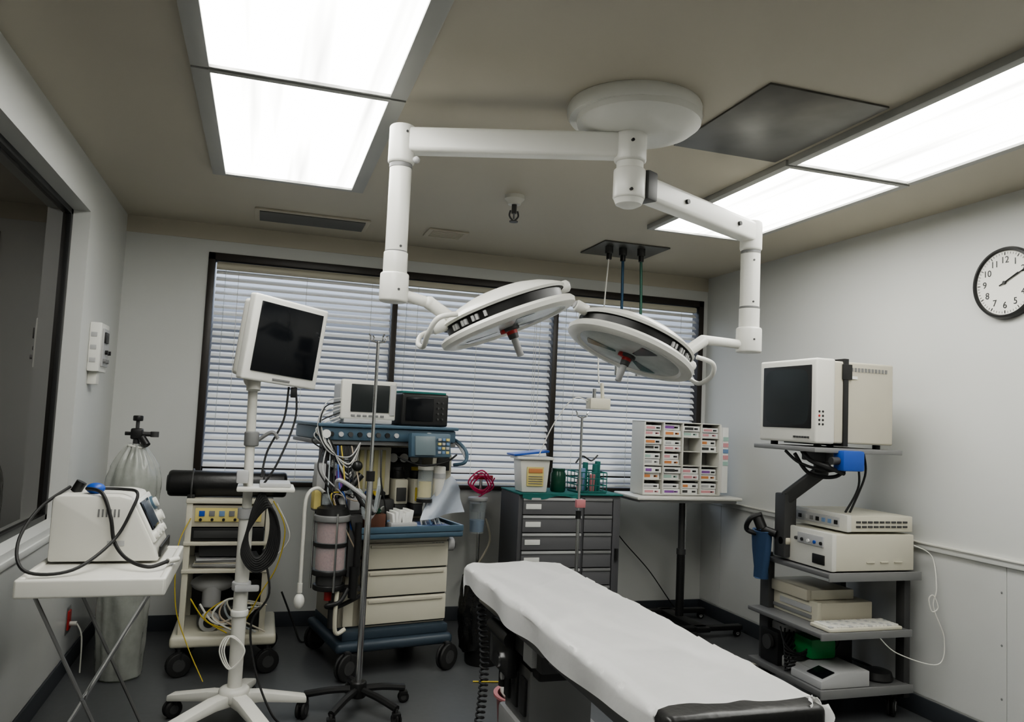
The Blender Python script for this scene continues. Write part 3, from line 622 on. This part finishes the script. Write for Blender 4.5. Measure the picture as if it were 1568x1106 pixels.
for i in range(2):
    for j in range(4): b.cyl((.53+i*.03,.07,1.45+j*.033),(.53+i*.03,.082,1.45+j*.033),.006,DGREY,seg=10)
b.done()
b=B('side_cables',M=MA,parent=E)
for k in range(8):
    b.tube([(-.05,.12,1.55-.02*k),(-.15-.01*k,.08,1.52-.03*k),(-.2+.015*k,.05,1.38-.02*k),(-.14,.02,1.25+.01*k),(-.02,.02,1.22-.02*k),(.05,.05,1.3)],.004,(LGREY,RUB,WHITE2)[k%3],seg=6)
b.tube([(.63,.2,1.35),(.68,.1,1.32),(.72,.05,1.26),(.69,.0,1.2),(.64,.05,1.18)],.011,BLUEG); b.tube([(.63,.2,1.33),(.69,.12,1.3),(.72,.05,1.22)],.008,LGREY)
b.tube([(.3,.1,1.22),(.4,-.02,1.18),(.55,-.02,1.2),(.66,.06,1.24)],.006,RUB); b.tube([(.18,.05,1.26),(.16,-.02,1.1),(.2,-.0,.95),(.22,.02,.85)],.005,RUB)
b.done()
b=B('plastic_drape',M=MA,parent=E)
def pf(u,v):
    return Vector((.50+.20*u-.08*v*(1-u)+.02*v*u,-.0+.03*math.sin(u*7+v*3)+.05*u,1.12-.26*v*(1-.15*u)-.10*abs(u-.55)*(1-v)*2))
b.grid(pf,16,14,mat('translucent_blue_film',(.5,.55,.64),.3,alpha=.7)); b.done(ang=80)
# ---------------------------------------------------------------- trash can
b=B('trash_bin'); c=Vector((1.365,4.64,0))
b.lathe([(0,.0),(.10,.0),(.105,.01),(.125,.46),(.13,.47),(.12,.47)],BLACK,Matrix.Translation(c))
def bg(u,v):
    a=u*2*math.pi; z=.55-.46*v; r=.138+.015*math.sin(v*3.1)+.014*noise.noise(Vector((math.cos(a)*4,math.sin(a)*4,v*5)))+.005*math.sin(a*14+v*3)
    if v<.06: r-=.02
    return Vector((c.x+r*math.cos(a),c.y+r*math.sin(a),z+(.012*math.sin(a*5) if v>.9 else 0)))
b.grid(bg,72,24,BAGB); b.grid(lambda u,v:Vector((c.x+.125*(1-v)*math.cos(u*6.2832),c.y+.125*(1-v)*math.sin(u*6.2832),.545-.14*v)),32,6,BAGB); b.done(ang=60)
# ---------------------------------------------------------------- drawer cabinet
b=B('drawer_cabinet'); x0,x1,y0,y1=1.70,2.46,5.07,5.48
b.box(x0,x1,y0,y1,.08,.965,CABG,.008); b.box(x0+.02,x1-.02,y0+.01,y1,.0,.08,BLACK,0)
xm=2.17
DF=mat('drawer_front_grey',(.13,.13,.135),.4)
for k in range(7):
    z1=.945-k*.12; z0=z1-.112
    for a,c_ in ((x0+.03,xm-.01),(xm+.01,x1-.07)):
        b.box(a,c_,y0-.014,y0+.002,z0,z1,DF,.004); b.box(a,c_,y0-.022,y0-.01,z1-.018,z1,LGREY if a<2 else MGREY,.003)
        b.box(a,c_,y0-.001,y0+.004,z0-.008,z0,CABD,0)
    b.box(x0+.05,x0+.16,y0-.018,y0-.012,z0+.035,z0+.07,PAPER,.002)
b.box(x1-.06,x1-.005,y0-.012,y0+.003,.12,.94,CABG,.004); b.cyl((x1-.03,y0-.02,.52),(x1-.03,y0-.02,.6),.012,BLACK)
b.box(x0-.005,x1+.01,y0-.02,y1,.965,.975,TEAL,.004)
b.grid(lambda u,v:Vector((x0+.02+.42*u,y0-.022-.006*math.sin(u*20),.975-.03*v*(1+.5*math.sin(u*7)))),20,4,TEAL)
b.done()
b=B('sharps_container'); b.prism([(1.73,.977),(1.71,1.20),(1.93,1.20),(1.91,.977)],'Y',5.1,5.26,WHITE2,.01)
b.box(1.69,1.95,5.08,5.28,1.20,1.22,WHITE,.006); b.box(1.67,1.93,5.12,5.3,1.235,1.25,BLUE,.006,rot=(('Y',-7),)); b.box(1.76,1.88,5.09,5.10,1.02,1.15,YELL,.002); b.box(1.77,1.87,5.085,5.095,1.11,1.14,ORANGE,.002)
for k in range(4): b.box(1.77,1.87,5.086,5.092,1.035+k*.016,1.04+k*.016,MGREY,0)
b.done()
b=B('green_jar'); b.lathe([(0,.977),(.05,.977),(.055,.99),(.055,1.10),(.045,1.12),(.045,1.125),(0,1.125)],DGREEN,Matrix.Translation((2.03,5.2,0))); b.lathe([(.048,1.12),(.048,1.14),(0,1.142)],DGREEN,Matrix.Translation((2.03,5.2,0))); b.done()
b=B('supply_basket')
for z in (.985,1.03,1.075,1.12): b.tube([(2.15,5.12,z),(2.37,5.12,z),(2.37,5.32,z),(2.15,5.32,z)],.004,TEAL,smooth=False,closed=True)
for k in range(9):
    t=2.15+k*.0275; b.cyl((t,5.12,.982),(t,5.12,1.12),.003,TEAL,seg=6); b.cyl((t,5.32,.982),(t,5.32,1.12),.003,TEAL,seg=6)
b.box(2.15,2.37,5.12,5.32,.977,.983,TEAL,.001)
for k,(m,h) in enumerate(((ROSE,.10),(LBLUE,.16),(TEAL,.2),(PINKP,.12),(TEAL,.19),(TEAL,.21))): b.cyl((2.18+.032*k,5.17+.03*(k%3),.985),(2.185+.032*k,5.17+.03*(k%3),.985+h),.02,m,bev=.004)
b.tube([(2.16,5.2,1.18),(2.21,5.2,1.23),(2.28,5.2,1.2),(2.33,5.2,1.24)],.006,BLACK); b.done()
# ---------------------------------------------------------------- suction canister
b=B('suction_canister')
b.cyl((1.54,5.47,.02),(1.54,5.47,1.08),.012,CHROME); b.cyl((1.54,5.47,.0),(1.54,5.47,.025),.10,DGREY,bev=.006)
b.box(1.48,1.62,5.43,5.47,1.03,1.06,RED,.006)
b.lathe([(0,.66),(.05,.66),(.062,.88),(.066,.89),(0,.9)],CLEAR,Matrix.Translation((1.50,5.38,0))); b.lathe([(0,.67),(.047,.67),(.053,.75),(0,.75)],LBLUE,Matrix.Translation((1.50,5.38,0))); b.cyl((1.5,5.38,.885),(1.5,5.38,.91),.07,LGREY,bev=.006); b.box(1.47,1.56,5.43,5.48,.8,.86,LGREY,.006)
for k in range(3):
    r=.06+.018*k; b.tube([(1.53+r*.9,5.42-.01*k,.99),(1.53,5.41,.99+r*1.1),(1.53-r,5.42,.99+.01*k),(1.53,5.41,.99-r*.6)],.0055,MAG,closed=True,seg=6)
b.tube([(1.5,5.42,.9),(1.56,5.38,.95),(1.61,5.36,1.05)],.005,MAG)
b.tube([(1.58,5.44,.75),(1.62,5.44,.6),(1.55,5.44,.45),(1.45,5.46,.3)],.008,BEIGE); b.done()
# ---------------------------------------------------------------- overbed table and supply rack
b=B('overbed_table')
b.box(2.55,3.40,4.98,5.38,.945,.97,WHITE2,.01,seg=3); b.box(2.58,3.37,5.01,5.35,.925,.945,LGREY,.004)
b.cyl((3.03,5.2,.07),(3.03,5.2,.55),.03,BLACK); b.cyl((3.03,5.2,.5),(3.03,5.2,.93),.024,DGREY); b.cyl((3.03,5.2,.53),(3.03,5.2,.57),.034,DGREY); b.cyl((3.045,5.175,.57),(3.045,5.175,.93),.008,CHROME)
b.box(2.98,3.08,4.85,5.45,.05,.085,BLACK,.01)
b.box(2.7,3.36,4.88,4.94,.05,.085,BLACK,.01); b.box(2.7,3.36,5.37,5.43,.05,.085,BLACK,.01)
for x in (2.73,3.33):
    for y in (4.91,5.40): b.caster(x,y,.025,w=.012,top=.05)
b.done()
b=B('suture_rack'); x0,x1,y0,y1,z0,z1=2.64,3.26,5.08,5.28,.978,1.50
b.box(x0,x1,y1-.008,y1,z0,z1,WHITE2,0)
cols=[x0,x0+.155,x0+.31,x0+.465,x1]
for x in cols: b.box(x-.005,x+.005,y0,y1,z0,z1,WHITE2,.001)
rows=[z0+(z1-z0)*k/5 for k in range(6)]
for i in (0,5): b.box(x0-.005,x1+.005,y0,y1,rows[i]-.004,rows[i]+.004,WHITE2,.001)
labs=(ROSE,LGREY,ORANGE,PURPLE,LGREY,MINT,DGREY,ORANGE,ROSE)
for ci in range(4):
    for ri in range(5):
        xa,xb=cols[ci]+.006,cols[ci+1]-.006; za,zb=rows[ri],rows[ri+1]
        if ri: b.box(xa,xb,y0+.01,y1,za-.003,za+.003,WHITE2,.001)
        if (ci,ri) in ((1,4),(2,3),(2,2),(3,4),(3,2)):
            b.box(xa,xb,y1-.03,y1-.01,za+.004,zb-.004,LGREY if ri%2 else MGREY,0)
            if ri!=4: continue
        n=2; fill=random.uniform(.78,.98); hh=(zb-za-.012)*fill/n
        for k in range(n):
            dy=random.uniform(0,.03); zc_=za+.004+k*hh
            b.box(xa+.003,xb-.004-random.uniform(0,.012),y0+dy,y1-.02,zc_,zc_+hh-.003,PAPER,.002)
            m=labs[(ci*3+ri*2+k)%len(labs)]
            b.box(xa+.01,xa+.05+.04*random.random(),y0+dy-.002,y0+dy+.001,zc_+hh*.25,zc_+hh*.7,m,0); b.box(xb-.055,xb-.025,y0+dy-.002,y0+dy+.001,zc_+hh*.3,zc_+hh*.6,DGREY if k else m,0)
            b.box(xa+.09,xa+.105,y0+dy-.002,y0+dy+.001,zc_+hh*.35,zc_+hh*.55,BLACK,0)
b.box(x1+.005,x1+.012,y0-.0,y1,z0,z1,WHITE2,.001)
b.box(x1+.012,x1+.06,y0-.02,y1-.04,z0+.02,z1-.02,PAPER,.004)
for k,m in enumerate((MINT,ROSE,LBLUE,ROSE,MINT)): b.box(x1+.015,x1+.058,y0-.024,y0-.019,z1-.12-k*.045,z1-.09-k*.045,m,0)
b.done()
b=B('wall_power_cord'); b.tube([(2.5,5.55,.92),(2.56,5.55,.8),(2.7,5.55,.6),(2.95,5.55,.35),(3.1,5.5,.14),(3.2,5.48,.012)],.004,RUB); b.done()
# ---------------------------------------------------------------- endoscopy tower
E=empty('endoscopy_tower',(3.08,3.65,0))
b=B('crt_monitor',parent=E)
x0,x1,y0,y1,z0,z1=2.72,3.22,3.36,3.84,1.42,1.865
b.box(x0,x0+.12,y0,y1,z0,z1,WHITE2,.014,seg=3); b.box(x0+.115,x1,y0+.006,y1-.006,z0+.004,z1-.01,BEIGE,.012,seg=3)
b.box(x0-.004,x0+.01,y0+.035,y1-.035,z0+.075,z1-.035,BLACK,.006)
def cr_(u,v):
    a=(u-.5)*2; c_=(v-.5)*2; return Vector((x0-.003-.012*(1-a*a)*(1-c_*c_),(y0+.045)+(y1-y0-.09)*u,(z0+.085)+(z1-z0-.13)*v))
b.grid(cr_,12,12,CRT)
for k in range(6): b.box(x0-.006,x0+.002,y0+.05+.022*k,y0+.064+.022*k,z0+.025,z0+.035,DGREY,.001)
for i in range(2):
    for j in range(4): b.cyl((x0+.02+i*.022,y0-.002,z0+.1+j*.022),(x0+.02+i*.022,y0+.003,z0+.1+j*.022),.006,(BLACK,RED)[j==2 and i==0],seg=10)
for k in range(12): b.box(x0+.20+k*.022,x0+.212+k*.022,y0+.002,y0+.008,z1-.06,z1-.04,MGREY,0)
b.box(x0+.17,x0+.20,y0-.003,y1+.003,z0-.01,z1+.004,BLACK,.002); b.box(x0+.16,x0+.22,y0-.006,y0+.002,z0+.34,z0+.42,BLACK,.002)
b.box(x0+.2,x0+.26,y0+.001,y0+.007,z1-.1,z1-.085,PAPER,0)
b.box(x0-.02,x1+.04,y0-.02,y1+.02,1.375,1.40,MGREY,.005)
for x in (x0+.06,x1-.06):
    for y in (y0+.06,y1-.06): b.cyl((x,y,1.40),(x,y,1.422),.02,RUB,seg=12)
b.done()
b=B('support_arm',parent=E)
b.box(2.90,3.02,3.5,3.7,1.32,1.375,DGREY,.01); b.cyl((2.96,3.6,1.26),(2.96,3.6,1.34),.045,BLACK,bev=.006)
arm(b,(2.98,3.6,1.28),(2.82,3.73,1.10),.07,.075,DGREY)
b.box(2.79,2.87,3.69,3.78,.78,1.13,DGREY,.01)
b.box(2.845,2.98,3.30,3.38,1.285,1.39,BLUE,.012); b.cyl((2.845,3.34,1.335),(2.8,3.34,1.335),.02,DGREY); b.box(2.85,2.9,3.34,3.44,1.37,1.40,MGREY,.004)
b.tube([(2.75,3.5,1.375),(2.74,3.42,1.33),(2.8,3.36,1.30),(2.9,3.36,1.27)],.012,RUB); b.tube([(2.72,3.6,1.37),(2.74,3.5,1.31),(2.83,3.4,1.28),(2.95,3.38,1.3)],.008,RUB); b.tube([(2.74,3.55,1.36),(2.78,3.48,1.26),(2.9,3.42,1.25),(2.98,3.4,1.33)],.01,RUB)
b.tube([(3.1,3.5,1.375),(3.12,3.5,1.2),(3.05,3.52,1.05)],.006,RUB); b.tube([(3.15,3.5,1.375),(3.16,3.5,1.25),(3.08,3.52,1.05)],.006,RUB)
for x in (2.84,3.34): b.box(x-.02,x+.02,3.86,3.94,.1,.78,DGREY,.005)
b.box(3.32,3.36,3.38,3.44,.1,.75,DGREY,.005)
b.done()
b=B('shelves',parent=E)
SH=mat('shelf_grey',g(.13),.4)
b.box(2.80,3.39,3.34,3.96,.735,.76,SH,.006); b.box(2.80,3.39,3.335,3.345,.72,.765,MGREY,.003)
b.box(2.74,3.31,3.32,3.94,.445,.468,SH,.006); b.box(2.74,3.31,3.315,3.325,.435,.472,MGREY,.003)
b.box(2.76,3.34,3.34,3.96,.15,.18,SH,.008); b.box(2.76,3.34,3.335,3.345,.14,.185,MGREY,.003)
for x in (2.83,3.28):
    for y in (3.42,3.88): b.caster(x,y,.055,a=40,w=.02,top=.15)
b.done()
def unit(b,x0,x1,y0,y1,z0,z1,body,face):
    b.box(x0+.02,x1,y0,y1,z0,z1,body,.006); b.box(x0,x0+.03,y0-.004,y1+.004,z0-.002,z1+.004,face,.008)
b=B('video_processor',parent=E)
unit(b,2.93,3.36,3.37,3.82,.968,1.05,CREAM,WHITE2)
b.box(2.924,2.932,3.42,3.78,.985,1.035,LGREY,.002)
for k,m in enumerate((BLACK,LBLUE,LBLUE,BLACK,MGREY,LGREY,BLACK)): b.box(2.92,2.928,3.43+k*.048,3.455+k*.048,.998,1.02,m,.002)
for j in range(2):
    for k in range(9): b.box(2.99+k*.038,3.018+k*.038,3.366,3.372,.99+j*.024,1.0+j*.024,DGREY,0)
b.done()
b=B('light_source',parent=E)
unit(b,2.83,3.36,3.36,3.84,.768,.955,CREAM,WHITE2)
b.cyl((2.80,3.72,.87),(2.83,3.72,.87),.035,BEIGE,bev=.004); b.cyl((2.79,3.72,.87),(2.81,3.72,.87),.02,BLACK); b.box(2.822,2.832,3.42,3.62,.88,.935,LGREY,.002)
for k in range(5): b.cyl((2.815,3.43+k*.05,.9),(2.83,3.43+k*.05,.9),.009,(BLACK,BLUE,PAPER,BLACK,DGREY)[k],seg=10)
b.box(2.822,2.832,3.41,3.5,.79,.84,BLACK,.003); b.cyl((2.79,3.76,.9),(2.74,3.82,.92),.022,BLACK); b.cyl((2.74,3.82,.92),(2.72,3.85,1.0),.03,BLACK)
b.tube([(2.73,3.82,1.0),(2.68,3.85,.97),(2.70,3.9,.9),(2.78,3.8,.88)],.014,RUB)
for k in range(3): b.box(3.05+k*.09,3.1+k*.09,3.354,3.362,.81,.815,BEIGE,0)
b.done()
b=B('video_recorder',parent=E)
unit(b,2.86,3.22,3.50,3.90,.469,.575,BEIGE,CREAM); b.box(2.852,2.862,3.54,3.8,.52,.55,LGREY,.002); b.box(2.852,2.862,3.54,3.86,.485,.505,MGREY,.002)
unit(b,2.84,3.15,3.56,3.92,.577,.63,CREAM,BEIGE); b.done()
b=B('keyboard',parent=E)
b.box(2.80,3.26,3.33,3.48,.47,.488,CREAM,.006)
for r_ in range(5):
    for k in range(18): b.box(2.815+k*.0242,2.836+k*.0242,3.343+r_*.026,3.364+r_*.026,.486,.496,WHITE2 if (k+r_)%5 else LGREY,.002,seg=1)
b.done()
b=B('insufflator',parent=E)
b.box(2.83,3.10,3.42,3.85,.181,.24,LGREY,.01); b.prism([(2.78,.181),(2.78,.22),(2.90,.26),(3.08,.26),(3.08,.181)],'Y',3.36,3.60,LGREY,.006); b.box(2.80,2.88,3.38,3.5,.235,.245,SCREEN,.002,rot=(('Y',-18),))
b.box(2.88,3.04,3.56,3.72,.262,.37,GREEN,.02); b.box(2.80,2.9,3.74,3.9,.181,.36,BLACK,.01); b.box(2.85,3.05,3.75,3.9,.24,.4,LGREY,.01); b.cyl((2.79,3.8,.3),(2.77,3.8,.3),.04,DGREY)
b.box(3.05,3.2,3.62,3.82,.181,.38,BLACK,.01)
for k in range(8): b.tube([(2.8+k*.03,3.72,.4-.01*k),(2.78,3.65,.33-.02*k),(2.84+.03*k,3.6,.29),(3.0+.015*k,3.62,.37),(3.1,3.7,.3)],.005,RUB,seg=6)
b.lathe([(0,.181),(.075,.181),(.08,.19),(.07,.225),(.04,.235),(0,.236)],BLACK,Matrix.Translation((3.22,3.46,0))); b.tube([(3.22,3.5,.22),(3.3,3.6,.2),(3.32,3.8,.19)],.007,RUB); b.done()
b=B('blue_pouch',parent=E)
BD=mat('blue_cloth',(.07,.13,.25),.6)
px,py=2.76,3.85
def bd(u,v):
    a=u*2*math.pi; k=1-.25*v
    return Vector((px+.035*k*math.cos(a)+.004*math.sin(5*a+v*4),py+.075*k*math.sin(a)+.004*math.sin(3*a+v*6),.90-.26*v))
b.grid(bd,32,14,BD,thick=.003); b.cyl((px,py,.638),(px,py,.642),.035,BD); b.tube([(px+.035,py,.9),(px,py+.075,.905),(px-.035,py,.9),(px,py-.075,.905)],.006,BD,closed=True); b.cyl((px,py,.89),(2.83,py,.89),.008,CHROME); b.done(ang=80)
b=B('white_tubing',parent=E)
b.tube([(3.36,3.36,.9),(3.42,3.3,.85),(3.40,3.25,.7),(3.38,3.25,.6),(3.42,3.22,.45),(3.38,3.22,.32),(3.2,3.3,.36),(3.1,3.32,.44)],.003,WHITE2,seg=6)
b.tube([(3.38,3.25,.66),(3.40,3.24,.6),(3.37,3.25,.58),(3.36,3.26,.64)],.003,WHITE2,seg=6,closed=True); b.done()
# ---------------------------------------------------------------- basin, floor cables
b=B('pink_basin'); c=(1.25,3.50)
b.lathe([(0,0),(.11,0),(.12,.01),(.135,.20),(.15,.205),(.15,.215),(.13,.213),(.115,.02),(0,.015)],PINKP,Matrix.Translation((*c,0)))
def wb(u,v):
    a=u*6.2832; r=.12*math.sin(v*3.0); return Vector((c[0]+r*math.cos(a),c[1]+r*math.sin(a),.14+.17*(1-v)+.02*noise.noise(Vector((math.cos(a)*2,math.sin(a)*2,v*4)))))
b.grid(wb,32,14,PAPER); b.done(ang=70)
b=B('floor_cable'); b.tube([(1.22,4.3,.006),(1.5,4.2,.006),(1.45,3.9,.006),(1.6,3.6,.006),(1.5,3.4,.006)],.004,YEL); b.done()
b=B('floor_cable'); b.tube([(2.3,4.6,.006),(2.8,4.5,.006),(3.0,4.35,.006),(3.2,4.2,.006),(3.3,4.0,.006)],.006,BEIGE); b.tube([(2.4,4.3,.006),(2.7,4.35,.006),(3.1,4.1,.006)],.006,RUB); b.done()
b=B('floor_cable'); b.tube([(.2,5.3,.3),(.28,5.25,.12),(.33,5.2,.01),(.4,5.25,.01)],.006,RUB); b.done()
# ---------------------------------------------------------------- clock
cy,cz=2.875,2.25
E=empty('wall_clock',(XR,cy,cz))
b=B('clock_case',parent=E)
MC=Matrix.Translation((XR,cy,cz))@Matrix.Rotation(math.radians(-90),4,'Y')
b.lathe([(0,0),(.176,0),(.179,.02),(.172,.036),(.162,.038),(.158,.030),(.158,.022)],BLACK,MC,seg=64)
b.lathe([(.16,.024),(0,.024)],mat('clock_face',(.74,.73,.68),.5),MC,seg=64)
for k in range(60):
    a=math.radians(6*k); s_,c_=math.sin(a),math.cos(a)
    r0_,r1_=(.142,.152) if k%5 else (.137,.152)
    b.tube([(XR-.026,cy-r0_*s_,cz+r0_*c_),(XR-.026,cy-r1_*s_,cz+r1_*c_)],.0009 if k%5 else .0018,BLACK,smooth=False,seg=4)
for ang_,L,w in ((62,.085,.0035),(64,.135,.0025),(245,.03,.003)):
    s_,c_=math.sin(math.radians(ang_)),math.cos(math.radians(ang_))
    b.tube([(XR-.030,cy,cz),(XR-.030,cy-L*s_,cz+L*c_)],w,BLACK,smooth=False,seg=6)
b.cyl((XR-.034,cy,cz),(XR-.024,cy,cz),.008,BLACK)
b.done()
for k in range(1,13):
    cu=bpy.data.curves.new('numeral_%d'%k,'FONT'); cu.body=str(k); cu.size=.046; cu.align_x='CENTER'; cu.align_y='CENTER'; cu.extrude=.0004; cu.materials.append(BLACK)
    o=bpy.data.objects.new('numeral_%d'%k,cu); COL.objects.link(o); o.parent=E
    a=math.radians(30*k); r=.112
    R3=Matrix(((0,0,-1),(-1,0,0),(0,1,0))).to_4x4()
    o.matrix_local=Matrix.Translation((-.0255,-r*math.sin(a),r*math.cos(a)))@R3
# ---------------------------------------------------------------- world / view
w=bpy.data.worlds.new('world'); S.world=w; w.use_nodes=True; nt=w.node_tree
bgn=nt.nodes['Background']; bgn.inputs[1].default_value=1.0
tc=nt.nodes.new('ShaderNodeTexCoord'); sp=nt.nodes.new('ShaderNodeSeparateXYZ'); mr=nt.nodes.new('ShaderNodeMapRange')
mr.inputs[1].default_value=.09; mr.inputs[2].default_value=.22
mx=nt.nodes.new('ShaderNodeMix'); mx.data_type='RGBA'; mx.inputs[6].default_value=(.10,.11,.13,1); mx.inputs[7].default_value=(1.1,1.25,1.5,1)
nt.links.new(tc.outputs['Generated'],sp.inputs[0]); nt.links.new(sp.outputs[2],mr.inputs[0]); nt.links.new(mr.outputs[0],mx.inputs[0]); nt.links.new(mx.outputs[2],bgn.inputs[0])
S.view_settings.view_transform='AgX'; S.view_settings.look='AgX - Medium High Contrast'; S.view_settings.exposure=.38
